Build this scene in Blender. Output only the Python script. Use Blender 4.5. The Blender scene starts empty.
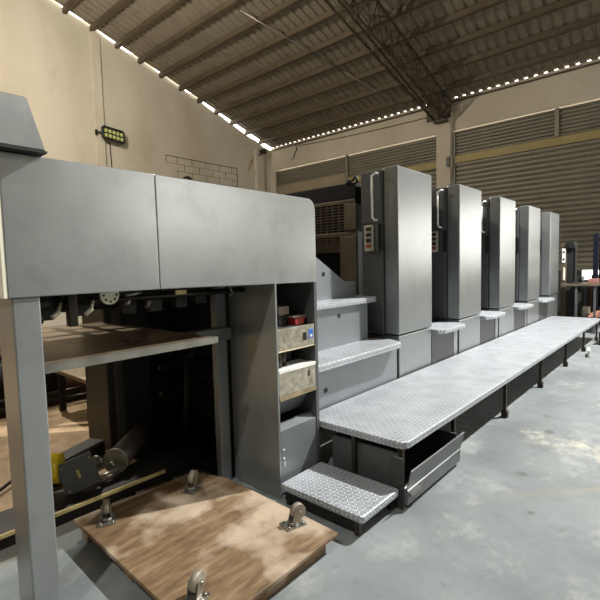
import bpy, bmesh, math, random
from mathutils import Vector, Matrix
random.seed(7)
S = bpy.context.scene
COL = S.collection
R = math.radians

# ---------------------------------------------------------------- materials
def new_mat(name):
    m = bpy.data.materials.new(name); m.use_nodes = True
    nt = m.node_tree
    for n in list(nt.nodes): nt.nodes.remove(n)
    out = nt.nodes.new('ShaderNodeOutputMaterial'); b = nt.nodes.new('ShaderNodeBsdfPrincipled')
    nt.links.new(b.outputs[0], out.inputs[0])
    return m, nt, b

def srgb(r, g, b):
    f = lambda c: (c/255/12.92) if c/255 <= .04045 else ((c/255+.055)/1.055)**2.4
    return (f(r), f(g), f(b), 1)

def mat(name, col, rough=.5, metal=0., scale=6., var=.15, bump=0., bscale=60., stain=None, stain_amt=.5, stain_scale=2., rvar=.1, coat=0.):
    """painted / plain surface: base colour with two noises (mottling and stains), roughness variation and fine bump"""
    m, nt, b = new_mat(name); N, L = nt.nodes, nt.links
    tc = N.new('ShaderNodeTexCoord')
    n1 = N.new('ShaderNodeTexNoise'); n1.inputs['Scale'].default_value = scale; n1.inputs['Detail'].default_value = 6
    L.new(tc.outputs['Object'], n1.inputs['Vector'])
    c = srgb(*col)
    r = N.new('ShaderNodeValToRGB'); r.color_ramp.elements[0].position = .3; r.color_ramp.elements[1].position = .7
    r.color_ramp.elements[0].color = tuple(v*(1-var) for v in c[:3])+(1,)
    r.color_ramp.elements[1].color = tuple(min(1, v*(1+var)) for v in c[:3])+(1,)
    L.new(n1.outputs['Fac'], r.inputs['Fac'])
    last = r.outputs['Color']
    if stain:
        n2 = N.new('ShaderNodeTexNoise'); n2.inputs['Scale'].default_value = stain_scale; n2.inputs['Detail'].default_value = 8; n2.inputs['Roughness'].default_value = .65
        L.new(tc.outputs['Object'], n2.inputs['Vector'])
        r2 = N.new('ShaderNodeMapRange'); r2.inputs['From Min'].default_value = .52; r2.inputs['From Max'].default_value = .7; r2.inputs['To Max'].default_value = stain_amt
        L.new(n2.outputs['Fac'], r2.inputs['Value'])
        mx = N.new('ShaderNodeMix'); mx.data_type = 'RGBA'
        L.new(r2.outputs[0], mx.inputs['Factor']); L.new(last, mx.inputs['A']); mx.inputs['B'].default_value = srgb(*stain)
        last = mx.outputs['Result']
    L.new(last, b.inputs['Base Color'])
    rr = N.new('ShaderNodeMapRange'); rr.inputs['To Min'].default_value = max(.05, rough-rvar); rr.inputs['To Max'].default_value = min(1, rough+rvar)
    L.new(n1.outputs['Fac'], rr.inputs['Value']); L.new(rr.outputs[0], b.inputs['Roughness'])
    b.inputs['Metallic'].default_value = metal
    b.inputs['Coat Weight'].default_value = coat
    if bump:
        n3 = N.new('ShaderNodeTexNoise'); n3.inputs['Scale'].default_value = bscale; n3.inputs['Detail'].default_value = 3
        L.new(tc.outputs['Object'], n3.inputs['Vector'])
        bp = N.new('ShaderNodeBump'); bp.inputs['Strength'].default_value = bump; bp.inputs['Distance'].default_value = .004
        L.new(n3.outputs['Fac'], bp.inputs['Height']); L.new(bp.outputs[0], b.inputs['Normal'])
    return m

class NG:
    """tiny helper to write node maths"""
    def __init__(s, nt): s.nt = nt
    def m(s, op, a, b=None, c=None):
        n = s.nt.nodes.new('ShaderNodeMath'); n.operation = op
        for i, v in enumerate((a, b, c)):
            if v is None: continue
            if isinstance(v, (int, float)): n.inputs[i].default_value = v
            else: s.nt.links.new(v, n.inputs[i])
        return n.outputs[0]

def tread_mat(name, pitch=.034):
    """aluminium tread plate: raised lugs alternating in direction"""
    m, nt, b = new_mat(name); N, L = nt.nodes, nt.links; g = NG(nt)
    tc = N.new('ShaderNodeTexCoord'); sp = N.new('ShaderNodeSeparateXYZ'); L.new(tc.outputs['Object'], sp.inputs[0])
    ge = N.new('ShaderNodeNewGeometry'); sn = N.new('ShaderNodeSeparateXYZ'); L.new(ge.outputs['Normal'], sn.inputs[0])
    top = g.m('GREATER_THAN', g.m('ABSOLUTE', sn.outputs['Z']), .6)
    fx = g.m('GREATER_THAN', g.m('ABSOLUTE', sn.outputs['X']), .6)
    side = g.m('SUBTRACT', 1, top)
    # u : x on top and on front faces, y on faces looking along x ; v : y on top, z on sides
    u = g.m('ADD', g.m('MULTIPLY', sp.outputs['X'], g.m('SUBTRACT', 1, fx)), g.m('MULTIPLY', sp.outputs['Y'], fx))
    v = g.m('ADD', g.m('MULTIPLY', sp.outputs['Y'], top), g.m('MULTIPLY', sp.outputs['Z'], side))
    a = g.m('DIVIDE', u, pitch); c = g.m('DIVIDE', v, pitch)
    par = g.m('FLOORED_MODULO', g.m('ADD', g.m('FLOOR', a), g.m('FLOOR', c)), 2)
    fa = g.m('SUBTRACT', g.m('FRACT', a), .5); fc = g.m('SUBTRACT', g.m('FRACT', c), .5)
    ip = g.m('SUBTRACT', 1, par)
    ra = g.m('MULTIPLY', g.m('ADD', fa, fc), .7071); rc = g.m('MULTIPLY', g.m('SUBTRACT', fa, fc), .7071); fa, fc = ra, rc
    p = g.m('ADD', g.m('MULTIPLY', fa, par), g.m('MULTIPLY', fc, ip)); q = g.m('ADD', g.m('MULTIPLY', fc, par), g.m('MULTIPLY', fa, ip))
    e = g.m('ADD', g.m('POWER', g.m('DIVIDE', p, .52), 2), g.m('POWER', g.m('DIVIDE', q, .17), 2))
    h = g.m('MAXIMUM', g.m('SUBTRACT', 1, e), 0); h = g.m('POWER', h, .5)
    bp = N.new('ShaderNodeBump'); bp.inputs['Strength'].default_value = 1; bp.inputs['Distance'].default_value = .0035
    L.new(h, bp.inputs['Height']); L.new(bp.outputs[0], b.inputs['Normal'])
    n1 = N.new('ShaderNodeTexNoise'); n1.inputs['Scale'].default_value = 5; n1.inputs['Detail'].default_value = 8; L.new(tc.outputs['Object'], n1.inputs['Vector'])
    r = N.new('ShaderNodeValToRGB'); r.color_ramp.elements[0].position = .35; r.color_ramp.elements[1].position = .65
    r.color_ramp.elements[0].color = srgb(152, 157, 162); r.color_ramp.elements[1].color = srgb(174, 179, 184); L.new(n1.outputs['Fac'], r.inputs['Fac'])
    mx = N.new('ShaderNodeMix'); mx.data_type = 'RGBA'; L.new(g.m('MULTIPLY', h, .7), mx.inputs['Factor']); L.new(r.outputs[0], mx.inputs['A']); mx.inputs['B'].default_value = srgb(236, 240, 243)
    L.new(mx.outputs['Result'], b.inputs['Base Color']); b.inputs['Roughness'].default_value = .42; b.inputs['Metallic'].default_value = .35
    return m

def floor_mat():
    m, nt, b = new_mat('concrete_floor'); N, L = nt.nodes, nt.links; g = NG(nt)
    tc = N.new('ShaderNodeTexCoord'); sp = N.new('ShaderNodeSeparateXYZ'); L.new(tc.outputs['Object'], sp.inputs[0])
    def noise(sc, det=8, ro=.6, mp=None):
        n = N.new('ShaderNodeTexNoise'); n.inputs['Scale'].default_value = sc; n.inputs['Detail'].default_value = det; n.inputs['Roughness'].default_value = ro
        L.new(tc.outputs['Object'] if mp is None else mp, n.inputs['Vector']); return n.outputs['Fac']
    def ramp(f, a, c, t0=0., t1=1.):
        r = N.new('ShaderNodeMapRange'); r.inputs['From Min'].default_value = a; r.inputs['From Max'].default_value = c
        r.inputs['To Min'].default_value = t0; r.inputs['To Max'].default_value = t1; L.new(f, r.inputs['Value']); return r.outputs[0]
    def mix(f, A, B):
        x = N.new('ShaderNodeMix'); x.data_type = 'RGBA'; L.new(f, x.inputs['Factor'])
        for s, v in (('A', A), ('B', B)):
            if isinstance(v, tuple): x.inputs[s].default_value = v
            else: L.new(v, x.inputs[s])
        return x.outputs['Result']
    c = mix(ramp(noise(1.1), .35, .68), srgb(104, 110, 110), srgb(134, 140, 140))
    c = mix(ramp(noise(9, 10, .7), .54, .70, 0, .55), c, srgb(98, 102, 102))
    c = mix(ramp(noise(2.3, 10, .7), .54, .66, 0, .5), c, srgb(166, 169, 166))
    wob = g.m('MULTIPLY', g.m('SUBTRACT', noise(3.2), .5), .9)
    # pale dusty streak
    sx, sy = sp.outputs['X'], sp.outputs['Y']
    d = g.m('ABSOLUTE', g.m('SUBTRACT', g.m('ADD', sx, wob), 4.2))
    st = g.m('MULTIPLY', ramp(d, .05, .22, 1, 0), ramp(g.m('ADD', sy, wob), .95, 1.15, 1, 0))
    c = mix(g.m('MULTIPLY', g.m('MULTIPLY', st, .8), ramp(noise(11, 10, .75), .42, .6)), c, srgb(186, 182, 166))
    # rusty arc and dark spots
    d2 = g.m('ABSOLUTE', g.m('SUBTRACT', g.m('ADD', g.m('ADD', sx, g.m('MULTIPLY', sy, 1.2)), g.m('MULTIPLY', wob, .35)), 4.05))
    c = mix(g.m('MULTIPLY', ramp(d2, .01, .07, .55, 0), ramp(sx, 2.7, 3.6)), c, srgb(140, 132, 110))
    for (x, y, rx) in ((3.41, .91, .035), (4.42, .95, .04), (4.87, 1.07, .03), (2.9, .72, .02)):
        dd = g.m('SQRT', g.m('ADD', g.m('POWER', g.m('SUBTRACT', sx, x), 2), g.m('POWER', g.m('SUBTRACT', sy, y), 2)))
        c = mix(ramp(dd, rx*.6, rx*1.5, .65, 0), c, srgb(84, 84, 78))
    # brown dusty ground on the far side of the press
    c = mix(g.m('MULTIPLY', ramp(g.m('ADD', sy, wob), 2.7, 3.3), ramp(sx, 5, 3.5)), c, mix(ramp(noise(4), .35, .65), srgb(150, 122, 88), srgb(196, 172, 136)))
    L.new(c, b.inputs['Base Color']); L.new(ramp(noise(2), .3, .7, .45, .8), b.inputs['Roughness'])
    bp = N.new('ShaderNodeBump'); bp.inputs['Strength'].default_value = .3; bp.inputs['Distance'].default_value = .01
    L.new(noise(14), bp.inputs['Height']); L.new(bp.outputs[0], b.inputs['Normal'])
    return m

def wood_mat():
    m, nt, b = new_mat('worn_plywood'); N, L = nt.nodes, nt.links
    tc = N.new('ShaderNodeTexCoord'); mp = N.new('ShaderNodeMapping'); mp.inputs['Scale'].default_value = (2, 9, 4); mp.inputs['Rotation'].default_value = (0, 0, .25); L.new(tc.outputs['Object'], mp.inputs[0])
    n = N.new('ShaderNodeTexNoise'); n.inputs['Scale'].default_value = 2.5; n.inputs['Detail'].default_value = 10; n.inputs['Roughness'].default_value = .65; L.new(mp.outputs[0], n.inputs['Vector'])
    r = N.new('ShaderNodeValToRGB'); e = r.color_ramp.elements
    e[0].position = .3; e[0].color = srgb(86, 68, 48); e[1].position = .7; e[1].color = srgb(152, 128, 98); x = e.new(.5); x.color = srgb(120, 97, 70); L.new(n.outputs['Fac'], r.inputs['Fac'])
    n2 = N.new('ShaderNodeTexNoise'); n2.inputs['Scale'].default_value = 3.2; n2.inputs['Detail'].default_value = 8; L.new(tc.outputs['Object'], n2.inputs['Vector'])
    mr = N.new('ShaderNodeMapRange'); mr.inputs['From Min'].default_value = .5; mr.inputs['From Max'].default_value = .62; mr.inputs['To Max'].default_value = .75; L.new(n2.outputs['Fac'], mr.inputs['Value'])
    mx = N.new('ShaderNodeMix'); mx.data_type = 'RGBA'; L.new(mr.outputs[0], mx.inputs['Factor']); L.new(r.outputs[0], mx.inputs['A']); mx.inputs['B'].default_value = srgb(186, 170, 148)
    L.new(mx.outputs['Result'], b.inputs['Base Color']); b.inputs['Roughness'].default_value = .6
    return m

def wall_mat(name, a, c2, stain):
    m, nt, b = new_mat(name); N, L = nt.nodes, nt.links
    tc = N.new('ShaderNodeTexCoord'); mp = N.new('ShaderNodeMapping'); mp.inputs['Scale'].default_value = (1, 1, .45); L.new(tc.outputs['Object'], mp.inputs[0])
    n = N.new('ShaderNodeTexNoise'); n.inputs['Scale'].default_value = .45; n.inputs['Detail'].default_value = 9; n.inputs['Roughness'].default_value = .6; L.new(mp.outputs[0], n.inputs['Vector'])
    r = N.new('ShaderNodeValToRGB'); e = r.color_ramp.elements; e[0].position = .36; e[0].color = srgb(*a); e[1].position = .62; e[1].color = srgb(*c2); L.new(n.outputs['Fac'], r.inputs['Fac'])
    n2 = N.new('ShaderNodeTexNoise'); n2.inputs['Scale'].default_value = 1.3; n2.inputs['Detail'].default_value = 10; n2.inputs['Roughness'].default_value = .7; L.new(mp.outputs[0], n2.inputs['Vector'])
    mr = N.new('ShaderNodeMapRange'); mr.inputs['From Min'].default_value = .56; mr.inputs['From Max'].default_value = .78; mr.inputs['To Max'].default_value = .6; L.new(n2.outputs['Fac'], mr.inputs['Value'])
    mx = N.new('ShaderNodeMix'); mx.data_type = 'RGBA'; L.new(mr.outputs[0], mx.inputs['Factor']); L.new(r.outputs[0], mx.inputs['A']); mx.inputs['B'].default_value = srgb(*stain)
    L.new(mx.outputs['Result'], b.inputs['Base Color']); b.inputs['Roughness'].default_value = .9
    return m

M = {}
M['paint'] = mat('machine_grey_paint', (158, 162, 162), .29, .62, 3.5, .07, .03, 260, (120, 122, 122), .3, 4.5, .015)
M['paint2'] = mat('tower_grey_paint', (142, 146, 146), .31, .6, 2.5, .06, .0, 260, (125, 120, 114), .35, 2.0, .015)
M['void'] = mat('matt_black_shade', (14, 14, 13), .9, 0, 5, .2)  # near-black: head cover, and the sheet painting shade under the deck
M['midgrey'] = mat('worn_grey_sheet', (112, 116, 116), .42, .4, 9, .12, .1, 120, (84, 86, 84), .5, 5)
M['truss'] = mat('truss_steel', (74, 66, 52), .55, .3, 8, .2)
M['cream'] = mat('cream_and_lit_end', (236, 234, 214), .4, 0, 5, .04)  # own colour of nozzles and disc; on the end cover it paints strong light
M['dgrey'] = mat('dark_grey_paint', (84, 86, 86), .45, .2, 5, .1, .1, 200)
M['dgrey2'] = mat('charcoal_paint', (58, 59, 58), .5, .2, 6, .12)
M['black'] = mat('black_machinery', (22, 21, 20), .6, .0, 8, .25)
M['oily'] = mat('oily_steel', (52, 48, 42), .4, .6, 9, .35, .2, 80)
M['steel'] = mat('bare_steel', (150, 148, 140), .35, .8, 10, .2, .1, 90)
M['worn'] = mat('scratched_plate', (168, 163, 146), .38, .55, 22, .3, .3, 120, (98, 86, 62), .7, 9)
M['wornedge'] = mat('dirty_edge', (120, 108, 80), .5, .3, 18, .3)
M['plate'] = mat('pile_table_steel', (150, 132, 108), .3, .55, 3, .25, .1, 60, (88, 72, 54), .6, 2.2)
M['legs'] = mat('dark_leg_steel', (48, 44, 38), .5, .5, 20, .3, .2, 80, (112, 96, 66), .6, 12)
M['ltpanel'] = mat('light_panel_paint', (130, 136, 139), .4, .35, 4, .07, .1, 200)
M['white'] = mat('white_handle', (236, 236, 230), .35)
M['switch'] = mat('switch_plate', (198, 194, 176), .45, .1, 20, .15)
M['btn_d'] = mat('dark_switch', (44, 30, 20), .4)
M['btn_r'] = mat('rusty_red_switch', (150, 74, 40), .4)
M['grille'] = mat('guard_mesh', (112, 102, 84), .45, .4, 10, .2)
M['reddish'] = mat('dark_red_roller', (58, 34, 28), .4, .2, 6, .3)
M['tan'] = mat('oily_beige_cover', (96, 86, 70), .45, .2, 5, .2, stain=(70, 60, 46), stain_amt=.6)
M['blue'] = mat('blue_sticker', (40, 108, 196), .4)
M['red'] = mat('red_plastic', (150, 40, 38), .35, 0, 30, .3)
M['brownbox'] = mat('brown_tin', (110, 98, 86), .4, .4, 30, .3)
M['purlin'] = mat('purlin_steel', (88, 77, 60), .6, .2, 4, .2)
M['roof'] = mat('corrugated_sheet', (134, 125, 108), .55, .2, 2, .18, stain=(58, 50, 38), stain_amt=.5)
M['slat'] = mat('shutter_slat', (134, 129, 115), .5, .25, 1.5, .1)
M['band'] = mat('yellow_rail', (158, 142, 92), .55, .1, 2, .12)
M['band2'] = mat('grey_rail', (150, 138, 116), .6, .1, 2, .12)
M['wall'] = wall_mat('beige_plaster', (188, 178, 157), (206, 198, 179), (164, 152, 130))
M['beam'] = wall_mat('beam_plaster', (192, 182, 162), (208, 199, 180), (172, 160, 138))
M['line'] = mat('mortar_line', (86, 72, 52), .9)
M['brick'] = mat('blockwork', (186, 168, 134), .9, 0, 2, .08)
M['yellow'] = mat('yellow_motor_paint', (226, 198, 34), .4, 0, 6, .12, stain=(120, 100, 40), stain_amt=.7, stain_scale=8)
M['rail'] = mat('yellowed_edge', (206, 186, 128), .5, 0, 12, .2)
M['led'] = mat('led_lens', (196, 204, 130), .2, 0, 10, .1)
M['floodg'] = mat('floodlight_black', (34, 36, 28), .4)
M['wood'] = wood_mat()
M['wheel'] = mat('grey_wheel', (150, 142, 126), .5, .1, 20, .2)
M['treads'] = tread_mat('tread_plate', .032)
M['floor'] = floor_mat()
M['blueframe'] = mat('blue_rack_paint', (15, 18, 38), .4, .2)
M['paper'] = mat('papers', (226, 220, 206), .8)
M['cardboard'] = mat('cardboard', (150, 104, 70), .8, 0, 6, .15)
M['pink'] = mat('pink_wrap', (150, 104, 94), .6)
M['rust'] = mat('rust_pipe', (92, 60, 44), .6, .4, 9, .3)
M['rubber'] = mat('grey_roll_sleeve', (70, 62, 54), .5, .1, 6, .3, stain=(120, 104, 82), stain_amt=.5)
M['teal'] = mat('dark_teal_drum', (52, 72, 78), .4)
M['ground'] = mat('ground_outside', (176, 172, 160), .9, 0, 1, .1)

# ---------------------------------------------------------------- mesh helpers
def newbm(): return bmesh.new()

def box(bm, x0, x1, y0, y1, z0, z1, bevel=0., seg=2):
    b = bmesh.new(); bmesh.ops.create_cube(b, size=1)
    for v in b.verts:
        v.co = Vector(((x0+x1)/2+v.co.x*(x1-x0), (y0+y1)/2+v.co.y*(y1-y0), (z0+z1)/2+v.co.z*(z1-z0)))
    if bevel: bmesh.ops.bevel(b, geom=b.edges[:], offset=bevel, segments=seg, affect='EDGES', profile=.5)
    merge(bm, b); return bm

def merge(bm, b):
    me = bpy.data.meshes.new('t'); b.to_mesh(me); b.free(); bm.from_mesh(me); bpy.data.meshes.remove(me)

def prism(bm, pts, axis, a0, a1, bevel=0., seg=2):
    """polygon pts in the plane across 'axis', extruded from a0 to a1"""
    b = bmesh.new()
    def P(p, a):
        return {'X': (a, p[0], p[1]), 'Y': (p[0], a, p[1]), 'Z': (p[0], p[1], a)}[axis]
    A = [b.verts.new(P(p, a0)) for p in pts]; B = [b.verts.new(P(p, a1)) for p in pts]
    b.faces.new(A); b.faces.new(B[::-1])
    n = len(pts)
    for i in range(n): b.faces.new((A[i], B[i], B[(i+1) % n], A[(i+1) % n]))
    bmesh.ops.recalc_face_normals(b, faces=b.faces[:])
    if bevel: bmesh.ops.bevel(b, geom=b.edges[:], offset=bevel, segments=seg, affect='EDGES', profile=.5)
    merge(bm, b); return bm

def rod(bm, p, q, r, seg=12, r2=None):
    p, q = Vector(p), Vector(q); d = q-p
    b = bmesh.new()
    bmesh.ops.create_cone(b, cap_ends=True, segments=seg, radius1=r, radius2=r if r2 is None else r2, depth=d.length)
    mt = Matrix.Translation((p+q)/2) @ d.to_track_quat('Z', 'Y').to_matrix().to_4x4()
    bmesh.ops.transform(b, matrix=mt, verts=b.verts[:])
    for f in b.faces: f.smooth = len(f.verts) == 4
    merge(bm, b); return bm

def path(bm, pts, r, seg=8):
    """round bar through pts with ball joints"""
    for a, c in zip(pts, pts[1:]): rod(bm, a, c, r, seg)
    for a in pts[1:-1]: ball(bm, a, r, 8)
    return bm

def ball(bm, c, r, seg=12, sx=1, sy=1, sz=1):
    b = bmesh.new(); bmesh.ops.create_uvsphere(b, u_segments=seg, v_segments=max(6, seg//2), radius=r)
    for v in b.verts: v.co = Vector((c[0]+v.co.x*sx, c[1]+v.co.y*sy, c[2]+v.co.z*sz))
    for f in b.faces: f.smooth = True
    merge(bm, b); return bm

def rotbox(bm, c, size, rot, bevel=0.):
    b = bmesh.new(); bmesh.ops.create_cube(b, size=1)
    for v in b.verts: v.co = Vector((v.co.x*size[0], v.co.y*size[1], v.co.z*size[2]))
    if bevel: bmesh.ops.bevel(b, geom=b.edges[:], offset=bevel, segments=2, affect='EDGES')
    from mathutils import Euler
    bmesh.ops.transform(b, matrix=Matrix.Translation(c) @ Euler(rot).to_matrix().to_4x4(), verts=b.verts[:])
    merge(bm, b); return bm

def catenary(p, q, sag, n=10):
    p, q = Vector(p), Vector(q)
    return [p.lerp(q, i/n)-Vector((0, 0, sag*4*(i/n)*(1-i/n))) for i in range(n+1)]

ORG = {}
def thing(name, label, cat, loc, group=None):
    o = bpy.data.objects.new(name, None); COL.objects.link(o); o.location = loc; o.empty_display_size = .1
    o['label'] = label; o['category'] = cat
    if group: o['group'] = group
    ORG[o.name] = Vector(loc); return o

def part(name, bm, m, parent=None, label=None, smooth=False):
    """bm is in world coordinates; becomes ONE mesh object (child of parent)"""
    off = ORG[parent.name] if parent else Vector((0, 0, 0))
    if parent: bmesh.ops.translate(bm, verts=bm.verts[:], vec=-off)
    me = bpy.data.meshes.new(name); bm.to_mesh(me); bm.free()
    o = bpy.data.objects.new(name, me); COL.objects.link(o); me.materials.append(m)
    if parent: o.parent = parent
    ORG[o.name] = off
    if label: o['label'] = label
    return o

def single(name, bm, m, label, cat, group=None, org=None):
    """a thing that is one mesh, its origin at org"""
    if org is None:
        n = len(bm.verts); org = Vector((sum(v.co.x for v in bm.verts)/n, sum(v.co.y for v in bm.verts)/n, min(v.co.z for v in bm.verts)))
    org = Vector(org)
    bmesh.ops.translate(bm, verts=bm.verts[:], vec=-org)
    me = bpy.data.meshes.new(name); bm.to_mesh(me); bm.free(); me.materials.append(m)
    o = bpy.data.objects.new(name, me); COL.objects.link(o); o.location = org
    o['label'] = label; o['category'] = cat
    if group: o['group'] = group
    ORG[o.name] = org; return o

def struct(name, bm, m, parent=None):
    o = part(name, bm, m, parent)
    if not parent: o['kind'] = 'structure'
    return o

def copy_tree(o, parent=None):
    c = o.copy(); COL.objects.link(c)
    if parent: c.parent = parent
    for ch in [x for x in list(bpy.data.objects) if x.parent == o]: copy_tree(ch, c)
    return c

# ================================================================ THE HALL
XW, YG = 14.0, 13.85
roofz = lambda x: 6.62+.3*(XW-x) if x >= 3 else 6.62+.3*(XW-3)-.3*(3-x)
bm = newbm(); box(bm, -9, XW+.3, -11, YG+.3, -.2, 0); struct('floor', bm, M['floor'])
bm = newbm(); box(bm, XW+.31, 40, -30, 30, -.25, -.05); g = struct('floor_outside', bm, M['ground'])

# gable wall with a slightly ragged top edge below the sheeting
bm = newbm(); pts = [(-9, 0), (XW+.2, 0)]
x = XW+.2
while x > -9:
    gap = (.03+.09*random.random()+(.05 if 11.8 < x < 13.9 else 0)) if x > 10.4 else random.choice((-.1, -.1, -.1, -.1, .0, .02))
    pts.append((x, roofz(x)-gap-.02)); x -= .37
pts.append((-9, roofz(-9)-.1))
prism(bm, pts, 'Y', YG, YG+.18)
struct('wall_back', bm, M['wall'])
bm = newbm(); prism(bm, [(6.42, 0), (6.62, 0), (6.62, roofz(6.62)-.15), (6.42, roofz(6.42)-.15)], 'Y', YG-.1, YG); struct('trim_1', bm, M['wall'])
bm = newbm(); box(bm, 12.95, 13.35, YG-.14, YG, 0, 6.4); struct('trim_2', bm, M['beam'])
# outline of a blocked-up opening: sunk joints in the plaster
bm = newbm(); x0, x1, z0, z1 = 8.78, 11.98, 4.35, 5.5
box(bm, x0, x1, YG-.012, YG, z1-.012, z1+.014); box(bm, x1-.012, x1+.012, YG-.012, YG, z0, z1); box(bm, x0-.008, x0+.008, YG-.012, YG, z1-.25, z1)
rz = z1; k = 0
for rz in (5.26, 5.02, 4.78, 4.54):
    box(bm, x0+.3*(k % 2), x1, YG-.008, YG, rz-.005, rz+.006)
    for j in range(5):
        xx = x0+.45+j*.62+(.3 if k % 2 else 0)
        if xx < x1: box(bm, xx-.005, xx+.006, YG-.008, YG, rz, rz+.235)
    k += 1
struct('trim_3', bm, M['line'])

# shutter wall
YR = 13.55
bm = newbm(); box(bm, XW-.05, XW+.2, -11, YG, 5.66, 6.628); struct('wall_right', bm, M['beam'])
bm = newbm(); box(bm, XW-.28, XW+.2, 5.84, 6.28, 0, 6.2); struct('trim_4', bm, M['beam'])     # column
bm = newbm(); box(bm, XW-.12, XW+.2, YR+.02, YG, 0, 5.66); struct('trim_5', bm, M['beam'])
bm = newbm(); rod(bm, (XW-.09, -11, 6.52), (XW-.09, YG, 6.52), .025); struct('trim_6', bm, M['purlin'])
bm = newbm(); box(bm, XW+.02, XW+.2, .9, 2.32, 0, 1.0); box(bm, XW+.02, XW+.2, 2.32, YR, 0, 1.3); struct('wall_right_low', bm, M['dgrey2'])

def shutter(name, y0, y1, zlo, ztop, band, bandmat, pitch_lo=.14, pitch_hi=.1):
    """roller shutter: rolled slats as real ridges, in two heights with a rail between"""
    def slats(z0, z1, pt, x):
        bm = newbm(); n = int((z1-z0)/pt); prof = []
        for i in range(n+1):
            z = z0+i*pt
            for dz, dx in ((0, .03), (.12, .004), (.35, -.012), (.6, -.012), (.85, .004)):
                zz = z+dz*pt
                if zz <= z1: prof.append((x+dx, zz))
        prof.append((x+.004, z1+.02))
        A = [bm.verts.new((px, y0, pz)) for px, pz in prof]; B = [bm.verts.new((px, y1, pz)) for px, pz in prof]
        for i in range(len(prof)-1): bm.faces.new((A[i], B[i], B[i+1], A[i+1]))
        C = [bm.verts.new((px+.05, y0, pz)) for px, pz in prof]; D = [bm.verts.new((px+.05, y1, pz)) for px, pz in prof]
        for i in range(len(prof)-1): bm.faces.new((C[i+1], D[i+1], D[i], C[i]))
        return bm
    root = struct(name, slats(zlo, band[0], pitch_lo, XW), M['slat'])
    struct('upper_slats', slats(band[1], ztop, pitch_hi, XW), M['slat'], root)
    bm = newbm(); box(bm, XW-.07, XW+.05, y0, y1, band[0], band[1]); box(bm, XW-.09, XW-.05, y0, y1, band[0]-.02, band[0]+.03); struct('door_frame', bm, bandmat, root)
    bm = newbm(); box(bm, XW-.1, XW+.06, y0, y0+.06, zlo, ztop); box(bm, XW-.1, XW+.06, y1-.06, y1, zlo, ztop); box(bm, XW-.02, XW+.05, y0, y1, zlo-.06, zlo+.02); struct('guide_rail', bm, M['slat'], root)
    return root
shutter('door_1', .9, 5.82, 1.32, 5.60, (4.66, 4.86), M['band'])
shutter('door_2', 6.30, YR, 1.32, 5.60, (4.60, 4.80), M['band'])
bm = newbm(); box(bm, XW-.13, XW-.09, 9.93, YR, 4.6, 4.98); struct('trim_9', bm, M['band2'])
bm = newbm(); box(bm, XW-.1, XW-.02, 2.9, 3.0, 4.87, 5.62); struct('trim_7', bm, M['slat'])
bm = newbm(); box(bm, XW-.1, XW-.02, 9.84, 9.93, 4.6, 5.64); struct('trim_8', bm, M['slat'])
bm = newbm(); box(bm, XW-.14, XW, .5, .9, 0, 5.66); box(bm, XW-.02, XW+.02, -7, .5, 3.3, 5.66); box(bm, XW-.02, XW+.02, -7, .5, 0, 1.5); box(bm, XW-.14, XW, -11, -7, 0, 5.66); struct('wall_right_end', bm, M['wall'])  # unseen; low wall in the opening put in to cut daylight on the floor
bm = newbm(); box(bm, XW-.34, XW-.28, 5.83, 5.93, 4.52, 4.82); single('junction_box', bm, M['floodg'], 'small black box on the side of the concrete column', 'junction box')

# other two sides of the hall, unseen; front openings sized for the highlight on the cover
bm = newbm(); box(bm, -9.2, -9, -11, YG, 0, roofz(-9)+.1); struct('wall_left', bm, M['wall'])
bm = newbm(); box(bm, -9, XW, -11.2, -11, 5.6, 8); box(bm, -9, XW, -11.2, -11, 0, 2.9)
for a, c in ((-9, 7.6), (10.1, 10.3), (13.2, XW)): box(bm, a, c, -11.2, -11, 2.9, 5.6)
struct('wall_front', bm, M['wall'])

# corrugated roof sheets and purlins
def roof_side(name, xa, xb):
    bm = newbm(); y = -11.2; P = []
    while y < YG-.03:
        for dy, dz in ((0, 0), (.14, 0), (.165, .04), (.225, .04)):
            if y+dy < YG-.03: P.append((y+dy, dz))
        y += .25
    A = [bm.verts.new((xa, yy, roofz(xa)+dz)) for yy, dz in P]; B = [bm.verts.new((xb, yy, roofz(xb)+dz)) for yy, dz in P]
    for i in range(len(P)-1): bm.faces.new((A[i], A[i+1], B[i+1], B[i]))
    o = struct(name, bm, M['roof'])
    return o
roof_side('ceiling', 3.0, XW-.025)
roof_side('ceiling_far_slope', 3.0, -9.4)
k = 10; px = 13.25
while px > 3.2:
    bm = newbm(); zz = roofz(px)
    for (y0, y1) in ((-11, YG),):
        box(bm, px-.03, px+.03, y0, y1, zz-.15, zz-.012); box(bm, px-.03, px+.075, y0, y1, zz-.16, zz-.145)
    struct('trim_%d' % k, bm, M['purlin']); k += 1; px -= .76

# truss springing from the column
tr = thing('roof_truss', 'dark open lattice roof truss resting on top of the concrete column', 'truss', (13.7, 6.17, 6.25))
def lat(a, c, n=12):
    return [Vector(a).lerp(Vector(c), i/n) for i in range(n+1)]
tops = []; bots = []
for yy in (5.78, 6.56):
    a, c = (13.7, yy, roofz(13.7)-.28), (4.2, yy, roofz(4.2)-.28)
    bm = newbm(); rod(bm, a, c, .03, 8); part('top_chord', bm, M['truss'], tr); tops.append(lat(a, c, 18))
    a, c = (13.55, 6.08+(yy-6.17)*.45, 5.95), (4.2, 6.08+(yy-6.17)*.45, roofz(4.2)-1.25)
    bm = newbm(); rod(bm, a, c, .03, 8); part('bottom_chord', bm, M['truss'], tr); bots.append(lat(a, c, 18))
for s in (0, 1):
    bm = newbm()
    for i in range(18):
        rod(bm, tops[s][i], bots[s][i], .013, 6); rod(bm, bots[s][i], tops[s][i+1], .013, 6)
    part('side_web', bm, M['truss'], tr)
bm = newbm()
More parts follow.
